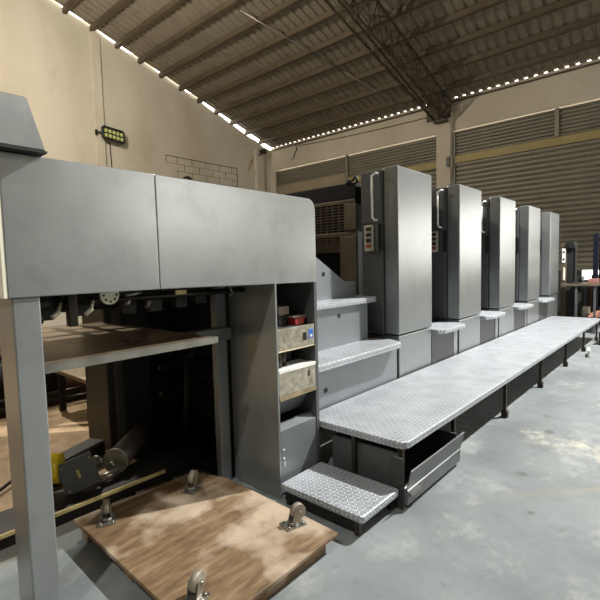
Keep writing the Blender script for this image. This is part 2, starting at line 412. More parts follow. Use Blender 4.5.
for i in range(18):
    rod(bm, tops[0][i], tops[1][i+1], .012, 6); rod(bm, bots[0][i], bots[1][i], .012, 6); rod(bm, bots[0][i], tops[1][i], .012, 6)
part('cross_web', bm, M['truss'], tr)
bm = newbm(); box(bm, 13.45, 13.75, 5.88, 6.26, 5.88, 5.94); box(bm, 13.62, 13.68, 5.78, 6.56, 6.0, 6.6); part('bearing_plate', bm, M['truss'], tr)

# cables
bm = newbm(); path(bm, [(13.9, 12.40, 6.46), (13.9, 12.33, 6.3), (13.9, 12.45, 6.18), (13.9, 12.5, 6.02), (13.9, 12.66, 5.93)], .016, 6)
single('wall_cable', bm, M['floodg'], 'dark loose cable hanging on the beam near the far corner', 'cable')
bm = newbm(); path(bm, [(13.8, 7.16, 6.50), (11.26, 8.0, 7.265), (8.13, 9.06, 8.2)], .016, 6); single('tie_cable', bm, M['steel'], 'thin pale cable stretched diagonally below the roof left of the truss', 'cable')
bm = newbm(); path(bm, catenary((13.935, 6.35, 6.25), (13.935, 12.3, 6.44), .05, 10), .014, 6); single('slack_cable', bm, M['purlin'], 'slack cable running along the top of the beam left of the column', 'cable')
# corner fixture
fx = thing('wall_camera', 'small dark camera-like fixture high on the pilaster in the far corner', 'fixture', (13.2, 13.7, 6.2))
bm = newbm(); box(bm, 13.12, 13.34, 13.5, 13.71, 6.25, 6.42, .02); part('housing', bm, M['floodg'], fx)
bm = newbm(); rod(bm, (13.2, 13.6, 6.3), (12.95, 13.55, 6.12), .035); part('bracket', bm, M['floodg'], fx)
bm = newbm()
for a, c, w in (((12.62, 5.5), (12.8, 5.95), .06), ((12.75, 5.8), (13.0, 6.15), .05)):
    prism(bm, [(a[0]-w, a[1]), (a[0]+w, a[1]+.05), (c[0]+w, c[1]), (c[0]-w, c[1]+.04)], 'Y', YG-.01, YG)
single('peeled_plaster', bm, M['brick'], 'greyish streak of peeling plaster below the dark fixture in the far corner', 'plaster patch', org=(12.8, YG, 5.5))

# floodlight
fl = thing('floodlight', 'black rectangular LED floodlight with ten lenses on the beige gable wall', 'floodlight', (6.85, 13.7, 5.6))
def flp(u, v, d=0): # local plate tilted about Y
    a = R(-8); return (6.86+u*math.cos(a)-v*math.sin(a)*-1*0, 13.62-d, 5.79+v+u*math.sin(-a)*-.3)
bm = newbm(); prism(bm, [(6.46, 5.62), (6.52, 5.55), (7.12, 5.50), (7.18, 5.56), (7.18, 5.86), (7.12, 5.92), (6.52, 5.97), (6.46, 5.92)], 'Y', 13.56, 13.66, .02); hs = part('housing', bm, M['floodg'], fl)
for r_ in range(2):
    for c_ in range(5):
        bm = newbm(); cx = 6.575+c_*.123; cz = 5.685+r_*.14-c_*.012
        box(bm, cx-.045, cx+.045, 13.548, 13.57, cz-.05, cz+.05, .01); part('lens', bm, M['led'], fl)
bm = newbm(); rod(bm, (6.5, 13.62, 5.76), (6.36, 13.74, 5.76), .025); box(bm, 6.32, 6.4, 13.72, 13.75, 5.68, 5.84); part('bracket', bm, M['floodg'], fl)
bm = newbm(); path(bm, [(6.80, YG-.02, 5.58), (6.83, YG-.02, 4.8), (6.84, YG-.02, 0.02)], .014, 6); single('power_cable', bm, M['floodg'], 'thin black cable running straight down the wall from the floodlight', 'cable')
bm = newbm(); ball(bm, (9.45, 13.6, 4.72), .17, 14, sz=.7); box(bm, 9.32, 9.58, 13.6, YG, 4.5, 4.7, .02)
single('siren_dome', bm, M['floodg'], 'small dark dome on the wall just above the grey cover, below the brick outline', 'fixture')

# ================================================================ DELIVERY UNIT
Y0 = 2.04
du = thing('delivery_unit', 'grey delivery end of the press, long front cover over open pile bay', 'printing press', (1.5, 2.9, 0))
bm = newbm(); box(bm, .553, 1.2235, Y0, Y0+.05, 1.452, 2.028, .004); part('front_cover', bm, M['paint'], du)
bm = newbm() # right cover with rounded upper corner
pts = [(1.2265, 1.452), (2.478, 1.436), (2.478, 1.95)]+[(2.478-.07+.07*math.cos(t), 1.95+.07*math.sin(t)) for t in (R(25), R(50), R(75), R(90))]+[(1.2265, 2.028)]
prism(bm, pts, 'Y', Y0, Y0+.055, .004, 1); part('front_cover', bm, M['paint'], du)
bm = newbm(); box(bm, .54, .5525, Y0+.003, 3.75, 1.452, 2.028); part('end_cover', bm, M['cream'], du, 'end face painted cream for the light on it')  # bright light on this face is put into its cream colour
bm = newbm(); box(bm, .575, 2.47, Y0+.055, 3.75, 2.0, 2.02); part('top_cover', bm, M['paint'], du)
bm = newbm(); box(bm, 2.2, 2.455, Y0+.06, 3.73, 1.45, 1.98); part('cross_head', bm, M['dgrey2'], du)
bm = newbm(); box(bm, .567, .672, Y0+.012, 2.25, 0, 1.452, .006); part('corner_post', bm, M['paint'], du)
# cabinet at the right end
cb = [(2.05, 2.07), (2.442, 2.478)]
bm = newbm(); box(bm, 2.05, 2.066, Y0, 2.51, 0, 1.45, .003); part('side_panel', bm, M['paint'], du)
bm = newbm(); box(bm, 2.444, 2.478, Y0, 2.51, 0, 1.437, .003); part('side_panel', bm, M['dgrey'], du)
bm = newbm(); box(bm, 2.066, 2.444, 2.42, 2.44, .1, 1.43); part('back_panel', bm, M['dgrey2'], du)
bm = newbm(); box(bm, 2.068, 2.442, Y0+.02, 2.42, 1.115, 1.135); part('shelf', bm, M['dgrey'], du)
bm = newbm(); box(bm, 2.066, 2.442, Y0+.004, Y0+.02, .992, 1.138, .003); pn = part('control_panel', bm, M['worn'], du, 'scratched bare metal control panel')
bm = newbm(); box(bm, 2.325, 2.352, Y0-.002, Y0+.003, 1.035, 1.09); part('slot', bm, M['black'], pn)
bm = newbm(); box(bm, 2.38, 2.425, Y0+.001, Y0+.003, 1.04, 1.105); part('sticker', bm, M['blue'], pn, 'blue sticker')
bm = newbm(); box(bm, 2.39, 2.415, Y0-.001, Y0+.002, 1.05, 1.068); part('sticker', bm, M['paper'], pn, 'white print on the blue sticker')
bm = newbm(); prism(bm, [(Y0+.0, .985), (Y0+.005, .992), (Y0+.05, .975), (Y0+.045, .968)], 'X', 2.066, 2.442); part('lip', bm, M['wornedge'], du)
bm = newbm(); rod(bm, (2.13, 2.12, .868), (2.13, 2.12, .985), .035); rod(bm, (2.2, 2.14, .868), (2.2, 2.14, .985), .03); part('valve', bm, M['oily'], du)
bm = newbm(); box(bm, 2.27, 2.37, 2.2, 2.3, .87, .98, .01); part('inner_box', bm, M['black'], du)
bm = newbm(); box(bm, 2.066, 2.442, Y0-.004, 2.2, .842, .866, .002); part('ledge', bm, M['white'], du, 'white ledge')
bm = newbm(); box(bm, 2.066, 2.442, Y0+.0, Y0+.02, .69, .842, .003); pn = part('control_panel', bm, M['worn'], du, 'scratched bare metal panel under the white ledge')
bm = newbm(); box(bm, 2.36, 2.375, Y0-.004, Y0-.001, .775, .815); part('slot', bm, M['black'], pn)
bm = newbm(); prism(bm, [(Y0-.01, .66), (Y0+.0, .69), (Y0+.06, .675), (Y0+.055, .65)], 'X', 2.066, 2.442); part('lip', bm, M['wornedge'], du)
bm = newbm(); prism(bm, [(Y0+.06, .65), (Y0+.16, .50), (Y0+.18, .50), (Y0+.08, .65)], 'X', 2.066, 2.442); part('chute', bm, M['ltpanel'], du)
bm = newbm(); box(bm, 2.07, 2.442, Y0+.006, Y0+.03, .02, .455, .004); dr = part('lower_door', bm, M['ltpanel'], du)
bm = newbm(); ball(bm, (2.095, Y0+.004, .32), .008, 8); part('screw', bm, M['white'], dr)
bm = newbm(); ball(bm, (2.095, Y0+.004, .26), .008, 8); part('screw', bm, M['white'], dr)
bm = newbm(); box(bm, 2.1, 2.106, Y0+.002, Y0+.006, .2, .235); part('latch', bm, M['white'], dr)
bm = newbm(); prism(bm, [(Y0+.03, .44), (Y0+.006, .452), (Y0+.08, .48), (Y0+.09, .47)], 'X', 2.07, 2.442); part('ledge', bm, M['ltpanel'], du)
# inside the bay
bm = newbm(); prism(bm, [(.69, 2.12), (1.626, 2.12), (1.6, 3.58), (1.1, 3.56), (.69, 3.5)], 'Z', 1.118, 1.147, .003, 1); pl = part('pile_table', bm, M['plate'], du)
bm = newbm(); box(bm, .69, 1.63, 2.105, 2.12, 1.112, 1.150); part('table_edge', bm, M['steel'], pl)
bm = newbm(); box(bm, 1.925, 2.01, 2.5, 2.56, 0, 1.46, .004); rl = part('guide_rail', bm, M['ltpanel'], du)
bm = newbm(); box(bm, 1.63, 1.98, 2.40, 2.495, 1.06, 1.145, .006); part('lift_bracket', bm, M['dgrey'], du)
bm = newbm(); rod(bm, (1.66, 2.38, 1.06), (1.66, 2.38, 1.14), .02); part('lift_bolt', bm, M['steel'], du)
bm = newbm(); box(bm, 2.02, 2.035, 2.52, 2.62, 0, 1.46); part('guide_rail', bm, M['dgrey2'], du)
bm = newbm(); box(bm, 1.69, 2.1, 3.72, 4.16, 0, 1.46, .01); part('rear_post', bm, M['dgrey2'], du)
bm = newbm(); box(bm, 1.75, 1.80, 3.66, 3.72, 0, 1.46); part('guide_rail', bm, M['dgrey'], du)
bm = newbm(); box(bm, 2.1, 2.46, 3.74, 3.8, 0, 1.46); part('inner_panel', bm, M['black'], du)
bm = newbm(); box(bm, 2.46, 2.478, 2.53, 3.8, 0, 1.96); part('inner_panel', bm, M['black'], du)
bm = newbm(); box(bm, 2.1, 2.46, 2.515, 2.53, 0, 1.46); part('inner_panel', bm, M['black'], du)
bm = newbm(); box(bm, .57, .68, 3.8, 4.0, 0, 1.46); part('corner_post', bm, M['dgrey2'], du)
for i, (y, z, r, m) in enumerate(((2.35, 1.40, .018, 'oily'), (2.6, 1.36, .03, 'black'), (2.9, 1.41, .022, 'oily'), (3.2, 1.33, .03, 'black'), (3.5, 1.38, .02, 'oily'), (3.7, 1.28, .025, 'oily'))):
    bm = newbm(); rod(bm, (.69, y, z), (2.2, y, z), r)
    part('gripper_bar', bm, M[m], du)
for i, x in enumerate((.8, .98, 1.25, 1.42, 1.6, 1.75)):
    bm = newbm(); box(bm, x, x+.05, 2.36, 3.7, 1.38, 1.445, .006)
    for j in range(5): box(bm, x-.02, x+.06, 2.45+j*.25, 2.5+j*.25, 1.30+.03*random.random(), 1.38)
    part('chain_rail', bm, M['black'], du)
bm = newbm(); box(bm, .86, .905, 2.26, 2.3, 1.285, 1.45, .006); part('sheet_stop', bm, M['oily'], du)
for x in (.80, .955):
    bm = newbm(); rod(bm, (x, 2.3, 1.335), (x+.035, 2.3, 1.365), .012); rod(bm, (x+.03, 2.3, 1.36), (x+.05, 2.32, 1.40), .008); part('nozzle', bm, M['cream'], du, 'pale nozzle')
bm = newbm(); ball(bm, (.72, 2.3, 1.34), .045, 12); rod(bm, (.70, 2.3, 1.4), (.85, 2.35, 1.41), .03); rod(bm, (.72, 2.3, 1.36), (.72, 2.3, 1.42), .02); part('suction_motor', bm, M['black'], du)
bm = newbm(); rod(bm, (1.087, 2.30, 1.425), (1.087, 2.315, 1.425), .05, 24); dk = part('punched_disc', bm, M['cream'], du, 'white disc with holes')
bm = newbm()
for i in range(8):
    a = i*math.pi/4; rod(bm, (1.087+.034*math.cos(a), 2.297, 1.425+.034*math.sin(a)), (1.087+.034*math.cos(a), 2.2995, 1.425+.034*math.sin(a)), .006, 8)
part('hole', bm, M['black'], dk)
bm = newbm(); box(bm, 1.42, 1.49, 2.2, 2.21, 1.408, 1.432); part('tag', bm, M['rail'], du, 'yellowish tag')
bm = newbm(); rod(bm, (1.17, 2.3, 1.42), (1.26, 2.3, 1.43), .012); part('fitting', bm, M['steel'], du)
for a, c in (((1.2, 2.35, 1.36), (1.22, 2.35, 1.40)), ((1.35, 2.4, 1.33), (1.37, 2.4, 1.39))):
    bm = newbm(); rod(bm, a, c, .013); part('fitting', bm, M['steel'], du)
bm = newbm(); path(bm, [(1.80, 2.2, 1.44), (1.83, 2.2, 1.4), (1.80, 2.2, 1.37)], .004, 5); box(bm, 1.72, 1.86, 2.2, 2.23, 1.435, 1.45); part('cable_end', bm, M['steel'], du)
for pts, r in (([(2.3, 3.2, .9), (2.15, 3.2, .8), (2.1, 3.2, .1)], .03), ([(2.35, 2.8, .6), (2.25, 2.75, .55), (2.15, 2.75, .45)], .02)):
    bm = newbm(); path(bm, pts, r, 10); part('pipe', bm, M['black'], du)
for z in (.95, .72, .5):
    bm = newbm(); box(bm, 1.95, 2.45, 3.3, 3.34, z, z+.035); part('brace', bm, M['oily'], du)
bm = newbm(); rod(bm, (2.40, 3.0, .62), (2.44, 3.0, .62), .13, 24); part('gear', bm, M['oily'], du)
bm = newbm(); rod(bm, (2.36, 2.85, .45), (2.44, 2.85, .45), .07, 20); part('gear', bm, M['oily'], du)
bm = newbm(); path(bm, [(2.3, 2.7, .4), (2.28, 2.85, .6), (2.32, 3.0, .75), (2.25, 3.1, .5)], .012, 6); part('hose', bm, M['oily'], du)
bm = newbm(); box(bm, 1.99, 2.45, 2.54, 3.72, .0, .02); box(bm, 1.74, 1.99, 3.2, 3.64, 0, .02); part('bay_floor_sheet', bm, M['black'], du)  # flat black sheet laid over the floor inside the bay
# hood on top
hd = thing('top_hood', 'grey sloped hood standing on top of the delivery cover at the left', 'hood', (.4, 2.2, 2.03))
bm = newbm(); prism(bm, [(-.15, 2.043), (.708, 2.041), (.65, 2.238), (-.15, 2.238)], 'Y', 1.985, 3.0, .004, 1); part('shell', bm, M['paint'], hd)
bm = newbm(); box(bm, -.15, .712, 1.982, 3.0, 2.031, 2.040); part('rim', bm, M['black'], hd)

# things in the cubby
t = thing('pipe_clamp', 'dark red plastic piece with a metal lip lying in the open cubby', 'tool', (2.36, 2.16, 1.136))
bm = newbm(); prism(bm, [(2.31, 1.137), (2.39, 1.137), (2.415, 1.19), (2.30, 1.19)], 'Y', 2.1, 2.18, .006); part('body', bm, M['red'], t)
bm = newbm(); box(bm, 2.27, 2.42, 2.09, 2.19, 1.192, 1.202, .003); part('lip', bm, M['brownbox'], t)
t = thing('tin_box', 'small brown tin on a dark block beside the red piece in the cubby', 'tin', (2.26, 2.22, 1.136))
bm = newbm(); box(bm, 2.2, 2.29, 2.16, 2.27, 1.137, 1.21, .006); part('base_block', bm, M['black'], t)
bm = newbm(); box(bm, 2.19, 2.30, 2.15, 2.26, 1.212, 1.275, .006); part('tin', bm, M['brownbox'], t)

# ================================================================ STEP, STAIR, WALKWAY
def tray_bm(pts, z, th=.048, bev=.008):
    bm = newbm(); prism(bm, pts, 'Z', z-th, z, bev, 2); return bm
def rounded(x0, x1, y0, y1, r=.05, corners='fr'):
    """rectangle; front corners (low y) rounded"""
    P = []
    P += [(x0+r-r*math.cos(t), y0+r-r*math.sin(t)) for t in (0, R(30), R(60), R(90))]
    P += [(x1-r+r*math.sin(t), y0+r-r*math.cos(t)) for t in (0, R(30), R(60), R(90))]
    P += [(x1, y1), (x0, y1)]
    return P
st = thing('floor_step', 'low tread plate step beside the end cabinet, below the walkway', 'step', (2.22, 1.68, 0))
part('step_top', tray_bm(rounded(2.01, 2.43, 1.36, 2.0, .02), .135, .045), M['treads'], st)
for sx, sy in ((2.04, 1.41), (2.40, 1.41), (2.04, 1.95), (2.40, 1.95)):
    bm = newbm(); box(bm, sx-.015, sx+.015, sy-.015, sy+.015, 0, .09); part('leg', bm, M['legs'], st)
bm = newbm(); box(bm, 2.03, 2.41, 1.42, 1.98, .02, .085); part('step_body', bm, M['black'], st)

wk = thing('walkway', 'long tread plate walkway on thin legs running along the printing towers', 'walkway', (6.2, 1.75, 0))
part('deck', tray_bm(rounded(2.49, 10.2, 1.35, 2.2, .06), .41, .05), M['treads'], wk)
bm = newbm()
for y in (1.42, 2.1): box(bm, 2.53, 10.1, y-.015, y+.015, .325, .358)
for i in range(12): box(bm, 2.56+i*.68, 2.59+i*.68, 1.42, 2.1, .33, .356)
part('underframe', bm, M['black'], wk)
bm = newbm(); box(bm, 3.4, 10.1, 2.15, 2.17, .0, .355); part('shade_sheet', bm, M['void'], wk)  # added black sheet in place of the shadow under the deck
for i, x in enumerate((2.51, 3.33, 4.59, 5.945, 7.34, 8.72, 10.0)):
    bm = newbm(); box(bm, x-.014, x+.014, 1.375, 1.403, .0, .36); box(bm, x-.028, x+.028, 1.36, 1.418, 0, .07, .004)
    part('leg', bm, M['legs'], wk)
    bm = newbm(); y = 1.76 if i == 0 else 2.12
    box(bm, x-.014, x+.012, y-.014, y+.014, 0, .36); part('leg', bm, M['legs'], wk)
tb = thing('storage_bin', 'grey sheet metal bin with a leaning front flap under the walkway corner', 'bin', (3.0, 1.6, 0))
bm = newbm(); box(bm, 2.545, 2.56, 1.44, 1.98, .02, .31, .002); part('side_panel', bm, M['dgrey'], tb)
bm = newbm(); box(bm, 3.27, 3.285, 1.34, 1.98, .02, .24); part('side_panel', bm, M['dgrey'], tb)
bm = newbm(); box(bm, 2.56, 3.27, 1.34, 1.98, .02, .035); part('bottom_panel', bm, M['dgrey2'], tb)
bm = newbm(); box(bm, 2.56, 3.27, 1.965, 1.98, .02, .3); part('back_panel', bm, M['dgrey2'], tb)
bm = newbm(); prism(bm, [(1.293, .262), (1.288, .258), (1.322, .118), (1.328, .122)], 'X', 2.45, 3.30); part('front_flap', bm, M['midgrey'], tb)
bm = newbm(); prism(bm, [(1.34, .14), (1.312, .125), (1.318, .03), (1.34, .03)], 'X', 2.45, 3.28); part('front_panel', bm, M['midgrey'], tb)
bm = newbm(); box(bm, 2.465, 2.60, 1.296, 1.312, .085, .11); part('handle', bm, M['steel'], tb, 'bare metal handle strip')
bm = newbm(); box(bm, 2.435, 2.45, 1.34, 1.44, .0, .33); part('corner_post', bm, M['dgrey2'], tb)
for x in (2.6, 3.22):
    bm = newbm(); box(bm, x-.02, x+.02, 1.38, 1.42, 0, .02); part('foot', bm, M['legs'], tb)

sr = thing('access_stair', 'two-tread stair with grey risers between the end cabinet and the first tower', 'stair', (3.2, 2.45, 0))
part('tread', tray_bm([(2.485, 2.105), (3.80, 2.10), (3.84, 2.13), (3.945, 2.325), (3.93, 2.40), (3.86, 2.485), (2.485, 2.50)], .80, .055), M['treads'], sr)
part('tread', tray_bm([(2.485, 2.43), (3.9, 2.43), (3.94, 2.47), (3.94, 2.9), (2.485, 2.9)], 1.225, .055), M['treads'], sr)
bm = newbm(); box(bm, 2.49, 3.93, 2.22, 2.235, 0.38, .745); rs = part('riser', bm, M['ltpanel'], sr)
bm = newbm(); box(bm, 2.76, 2.775, 2.2165, 2.2205, .525, .56); box(bm, 2.785, 2.80, 2.2165, 2.2205, .525, .56); box(bm, 2.775, 2.78, 2.2165, 2.2205, .538, .545); part('marking', bm, M['black'], rs)
bm = newbm(); box(bm, 2.49, 3.80, 2.475, 2.49, .76, 1.17); rs = part('riser', bm, M['ltpanel'], sr)
bm = newbm(); box(bm, 3.30, 3.34, 2.4715, 2.4755, 1.065, 1.10); part('marking', bm, M['black'], rs)
bm = newbm(); prism(bm, [(2.49, 1.2), (3.86, 1.2), (3.86, 1.385), (3.66, 1.39), (3.17, 1.66), (2.6, 2.0), (2.49, 2.0)], 'Y', 2.65, 2.665, .002, 1); rs = part('side_panel', bm, M['ltpanel'], sr)
bm = newbm(); box(bm, 3.30, 3.34, 2.6465, 2.6505, 1.45, 1.49); part('marking', bm, M['black'], rs)

# ================================================================ PRINTING TOWERS
def make_tower(x, label, dirty=False):
    t = thing('printing_tower', label, 'printing tower', (x, 2.22, 0), 'grey printing towers along the walkway')
    bm = newbm(); box(bm, x+.012, x+.77, 2.22, 2.38, .835, 2.515, .014, 3)
    part('upper_cover', bm, M['paint2'], t)
    bm = newbm(); box(bm, x+.03, x+.765, 2.228, 2.40, .0, .822, .008); part('lower_cover', bm, M['paint2'], t)
    bm = newbm(); box(bm, x, x+.66, 2.385, 2.64, .83, 2.50, .01); cb = part('rear_cover', bm, M['dgrey'], t)
    bm = newbm(); box(bm, x+.02, x+.7, 2.40, 2.9, .0, .82, .006); part('rear_base', bm, M['dgrey'], t)
    bm = newbm(); box(bm, x-.008, x+.0, 2.40, 2.635, 1.975, 2.49, .003); dr = part('side_door', bm, M['dgrey'], t)
    bm = newbm(); yh = 2.475
    path(bm, [(x-.005, yh-.05, 2.46), (x-.045, yh-.045, 2.46), (x-.05, yh, 2.44), (x-.05, yh, 2.03), (x-.045, yh-.02, 2.0), (x-.005, yh-.03, 2.0)], .012, 10); part('handle', bm, M['white'], dr, 'white bar handle')
    bm = newbm(); box(bm, x-.014, x+.0, 2.49, 2.60, 1.69, 1.955, .006); sp = part('switch_panel', bm, M['switch'], t, 'cream switch panel')
    for i, m in enumerate(('btn_d', 'btn_d', 'btn_d', 'btn_r')):
        bm = newbm(); z = 1.915-i*.058; box(bm, x-.026, x-.014, 2.515, 2.575, z-.017, z+.017, .003); part('switch', bm, M[m], sp)
    bm = newbm(); box(bm, x-.004, x+.004, 2.385, 2.43, 1.69, 1.955); part('recess', bm, M['black'], t)
    bm = newbm(); box(bm, x-.012, x+.0, 2.435, 2.47, 1.69, 1.965, .003); part('latch_strip', bm, M['dgrey'], t)
    return t
DX = 1.53; X1 = 3.965
labels = ['tallest nearest grey printing tower, right beside the stair and grille',
          'second grey printing tower from the stair, dark side with white handle',
          'third grey printing tower, middle one of the row of five',
          'fourth grey printing tower, with a brownish sheen, second from the far end',
          'farthest and smallest grey printing tower, beside the control desk']
t1 = make_tower(X1, labels[0])
for i in range(1, 5):
    c = copy_tree(t1); c.location.x += DX*i; c['label'] = labels[i]
# step shelves between towers, with the inking body behind them
def make_shelf(x, label):
    t = thing('step_shelf', label, 'step', (x, 2.3, 0), 'tread plate step shelves between the towers')
    part('shelf_top', tray_bm([(x+.785, 2.16), (x+.86, 2.10), (x+1.40, 2.09), (x+1.515, 2.20), (x+1.515, 2.48), (x+.785, 2.48)], .80, .05), M['treads'], t)
    bm = newbm(); box(bm, x+.79, x+1.38, 2.235, 2.25, 0, .745, .002); part('apron', bm, M['dgrey'], t)
    bm = newbm(); box(bm, x+1.385, x+1.50, 2.228, 2.24, 0, .745, .002); part('side_strip', bm, M['paint2'], t)
    bm = newbm(); prism(bm, [(x+.79, .82), (x+1.36, .82), (x+1.36, 1.28), (x+1.30, 1.33), (x+.79, 1.33)], 'Y', 2.50, 2.80, .01); part('guard_box', bm, M['ltpanel'], t)
    return t
sl = ['tread plate step shelf between the first and second tower', 'tread plate step shelf between the second and third tower',
      'tread plate step shelf between the third and fourth tower', 'farthest tread plate step shelf, between the fourth and fifth tower']
s1 = make_shelf(X1, sl[0])
for i in range(1, 4):
    c = copy_tree(s1); c.location.x += DX*i; c['label'] = sl[i]

# press body running behind the towers
pb = thing('press_body', 'dark inner body of the press with guard grilles, behind stair and towers', 'printing press', (7, 3.5, 0))
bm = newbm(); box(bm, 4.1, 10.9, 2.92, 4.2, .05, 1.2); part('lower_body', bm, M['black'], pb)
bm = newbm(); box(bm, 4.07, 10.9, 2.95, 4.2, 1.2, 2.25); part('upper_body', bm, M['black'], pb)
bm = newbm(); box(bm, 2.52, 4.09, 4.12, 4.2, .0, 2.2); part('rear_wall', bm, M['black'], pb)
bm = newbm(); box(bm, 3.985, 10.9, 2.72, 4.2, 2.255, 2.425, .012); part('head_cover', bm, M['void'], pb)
bm = newbm(); box(bm, 3.965, 3.985, 2.72, 4.2, 2.215, 2.25, .004); part('head_rail', bm, M['tan'], pb)
bm = newbm(); box(bm, 3.95, 3.985, 2.70, 2.85, 1.925, 2.205, .005); part('beige_cover', bm, M['tan'], pb)
bm = newbm(); box(bm, 3.945, 3.985, 2.70, 2.91, 1.2, 1.86, .005); part('beige_cover', bm, M['tan'], pb)
bm = newbm(); box(bm, 3.96, 3.985, 2.70, 4.2, 1.868, 1.905, .004); part('cross_rail', bm, M['tan'], pb)
def grille(y0, y1, z0, z1, ny, nz, x):
    bm = newbm()
    for i in range(ny+1):
        yy = y0+(y1-y0)*i/ny; box(bm, x, x+.008, yy-.004, yy+.004, z0, z1)
    for j in range(nz+1):
        zz = z0+(z1-z0)*j/nz; box(bm, x-.003, x+.006, y0, y1, zz-.0035, zz+.0035)
    return bm
part('guard_grille', grille(2.85, 4.2, 1.905, 2.215, 16, 10, 3.965), M['grille'], pb)
part('guard_grille', grille(2.91, 4.2, 1.70, 1.865, 13, 7, 3.965), M['grille'], pb)
bm = newbm(); rod(bm, (4.03, 2.8, 2.06), (4.03, 4.2, 2.06), .04, 20); part('roller', bm, M['reddish'], pb)
bm = newbm(); rod(bm, (4.03, 2.8, 1.83), (4.03, 4.2, 1.83), .035, 16); part('roller', bm, M['reddish'], pb)
bm = newbm(); box(bm, 3.985, 4.0, 2.91, 4.2, 1.69, 1.79); part('inner_cover', bm, M['tan'], pb)
bm = newbm(); path(bm, [(4.02, 2.72, 2.42), (4.0, 2.72, 2.47), (4.04, 2.75, 2.50), (4.0, 2.78, 2.44)], .014, 8); ball(bm, (4.0, 2.82, 2.43), .035, 10); part('hose_joint', bm, M['black'], pb)

# ================================================================ FAR END: control desk, rack
cd = thing('control_console', 'dark upright control console with white instruments past the last tower', 'control console', (11.4, 2.1, 0))
bm = newbm(); box(bm, 11.2, 11.24, 2.14, 2.24, .0, 1.92); part('frame_post', bm, M['tan'], cd)
bm = newbm(); box(bm, 11.2, 11.24, 1.95, 1.98, .0, 1.92); part('frame_post', bm, M['dgrey2'], cd)
bm = newbm(); box(bm, 11.24, 11.36, 1.98, 2.24, .0, 1.93); part('cabinet_body', bm, M['black'], cd)
bm = newbm(); prism(bm, [(11.1, 1.93), (11.24, 1.93), (11.24, 1.80), (11.2, 1.80)], 'Y', 1.98, 2.14); part('hood', bm, M['dgrey'], cd)
bm = newbm(); box(bm, 11.18, 11.2, 2.16, 2.225, 1.48, 1.80, .004); ip = part('instrument_panel', bm, M['white'], cd, 'white instrument panel')
for z in (1.56, 1.72):
    bm = newbm(); rod(bm, (11.175, 2.19, z), (11.18, 2.19, z), .022, 12); part('knob', bm, M['black'], ip)
bm = newbm(); box(bm, 11.18, 11.2, 2.16, 2.2, 1.1, 1.38, .004); part('label_strip', bm, M['paper'], cd)
ct = thing('control_desk', 'metal topped desk beside the dark console at the far end', 'desk', (11.4, 1.8, 0))
bm = newbm(); prism(bm, [(10.85, 1.52), (11.95, 1.52), (11.95, 1.93), (11.16, 1.93), (11.16, 2.18), (10.85, 2.18)], 'Z', .99, 1.03, .004)
ct_t = part('desk_top', bm, M['tan'], ct)
for sx in (10.9, 11.9):
    for sy in (1.56, 1.89):
        bm = newbm(); box(bm, sx-.02, sx+.02, sy-.02, sy+.02, 0, .99); part('leg', bm, M['dgrey'], ct)
bm = newbm(); box(bm, 10.92, 11.88, 1.56, 1.9, .18, .21); part('shelf', bm, M['dgrey2'], ct)
rk = thing('blue_rack', 'blue upright rack at the right edge beyond the walkway end', 'rack', (11.6, 1.4, 0))
for (x, y) in ((12.05, 1.72), (12.9, 1.72), (12.05, .75), (12.9, .75)):
    bm = newbm(); box(bm, x-.04, x+.04, y-.05, y+.05, 0, 2.12); part('upright', bm, M['blueframe'], rk)
for z in (.4, .95, 1.5, 2.0):
    bm = newbm(); box(bm, 12.05, 12.9, .75, 1.72, z-.02, z+.02); part('shelf', bm, M['blueframe'], rk)
for i, (x, y, z, s, m, n, lb, ct_) in enumerate((
    (12.35, 1.5, .971, (.3, .28, .22), 'paper', 'paper_stack', 'white paper stack on the middle shelf of the blue rack', 'papers'),
    (12.35, 1.48, 1.521, (.3, .3, .26), 'rail', 'carton', 'yellowish carton on the upper shelf of the blue rack', 'carton'),
    (12.35, 1.48, .421, (.35, .3, .25), 'teal', 'plastic_crate', 'dark bluish crate on the lowest shelf of the blue rack', 'crate'),
    (11.7, 1.83, .211, (.22, .12, .28), 'paper', 'paper_bundle', 'white paper bundle standing on the low desk shelf', 'papers'),
    (13.4, 1.85, 0, (.4, .25, 1.16), 'cardboard', 'carton_pile', 'brown carton pile behind the desk by the shutter opening', 'carton'),
    (13.2, 2.25, 0, (.4, .2, 1.12), 'dgrey2', 'waste_bin', 'dark bin behind the desk by the shutter opening', 'bin'))):
    bm = newbm(); box(bm, x-s[0]/2, x+s[0]/2, y-s[1]/2, y+s[1]/2, z, z+s[2], .01); single(n, bm, M[m], lb, ct_)
for i, (x, y, z, an, m) in enumerate(((11.5, 1.65, .25, .5, 'cardboard'), (11.33, 1.65, .30, .6, 'pink'), (11.5, 1.65, .335, .45, 'cardboard'))):
    bm = newbm(); rod(bm, (x-.12, y+.08, z), (x+.12, y-.08, z+.06), .035, 14)
    single('paper_roll', bm, M[m], ['lowest brown paper roll under the desk', 'pinkish paper roll under the desk, in front of the others', 'topmost brown paper roll under the desk'][i], 'roll', 'paper rolls under the desk')
bm = newbm(); box(bm, 11.5, 11.75, 1.6, 1.78, 1.03, 1.12, .01); single('wrapped_parcel', bm, M['pink'], 'pink wrapped parcel lying on the desk top', 'parcel')
bm = newbm(); box(bm, 11.0, 11.2, 1.85, 2.0, 1.03, 1.055, .008); single('desk_mouse_pad', bm, M['dgrey2'], 'dark flat pad lying on the near end of the desk', 'pad')
fs = thing('end_step', 'tiny light grey step past the far end of the walkway', 'step', (9.6, 1.28, 0))
bm = newbm(); box(bm, 9.45, 9.95, 1.12, 1.3, .23, .25, .003); part('step_top', bm, M['ltpanel'], fs)
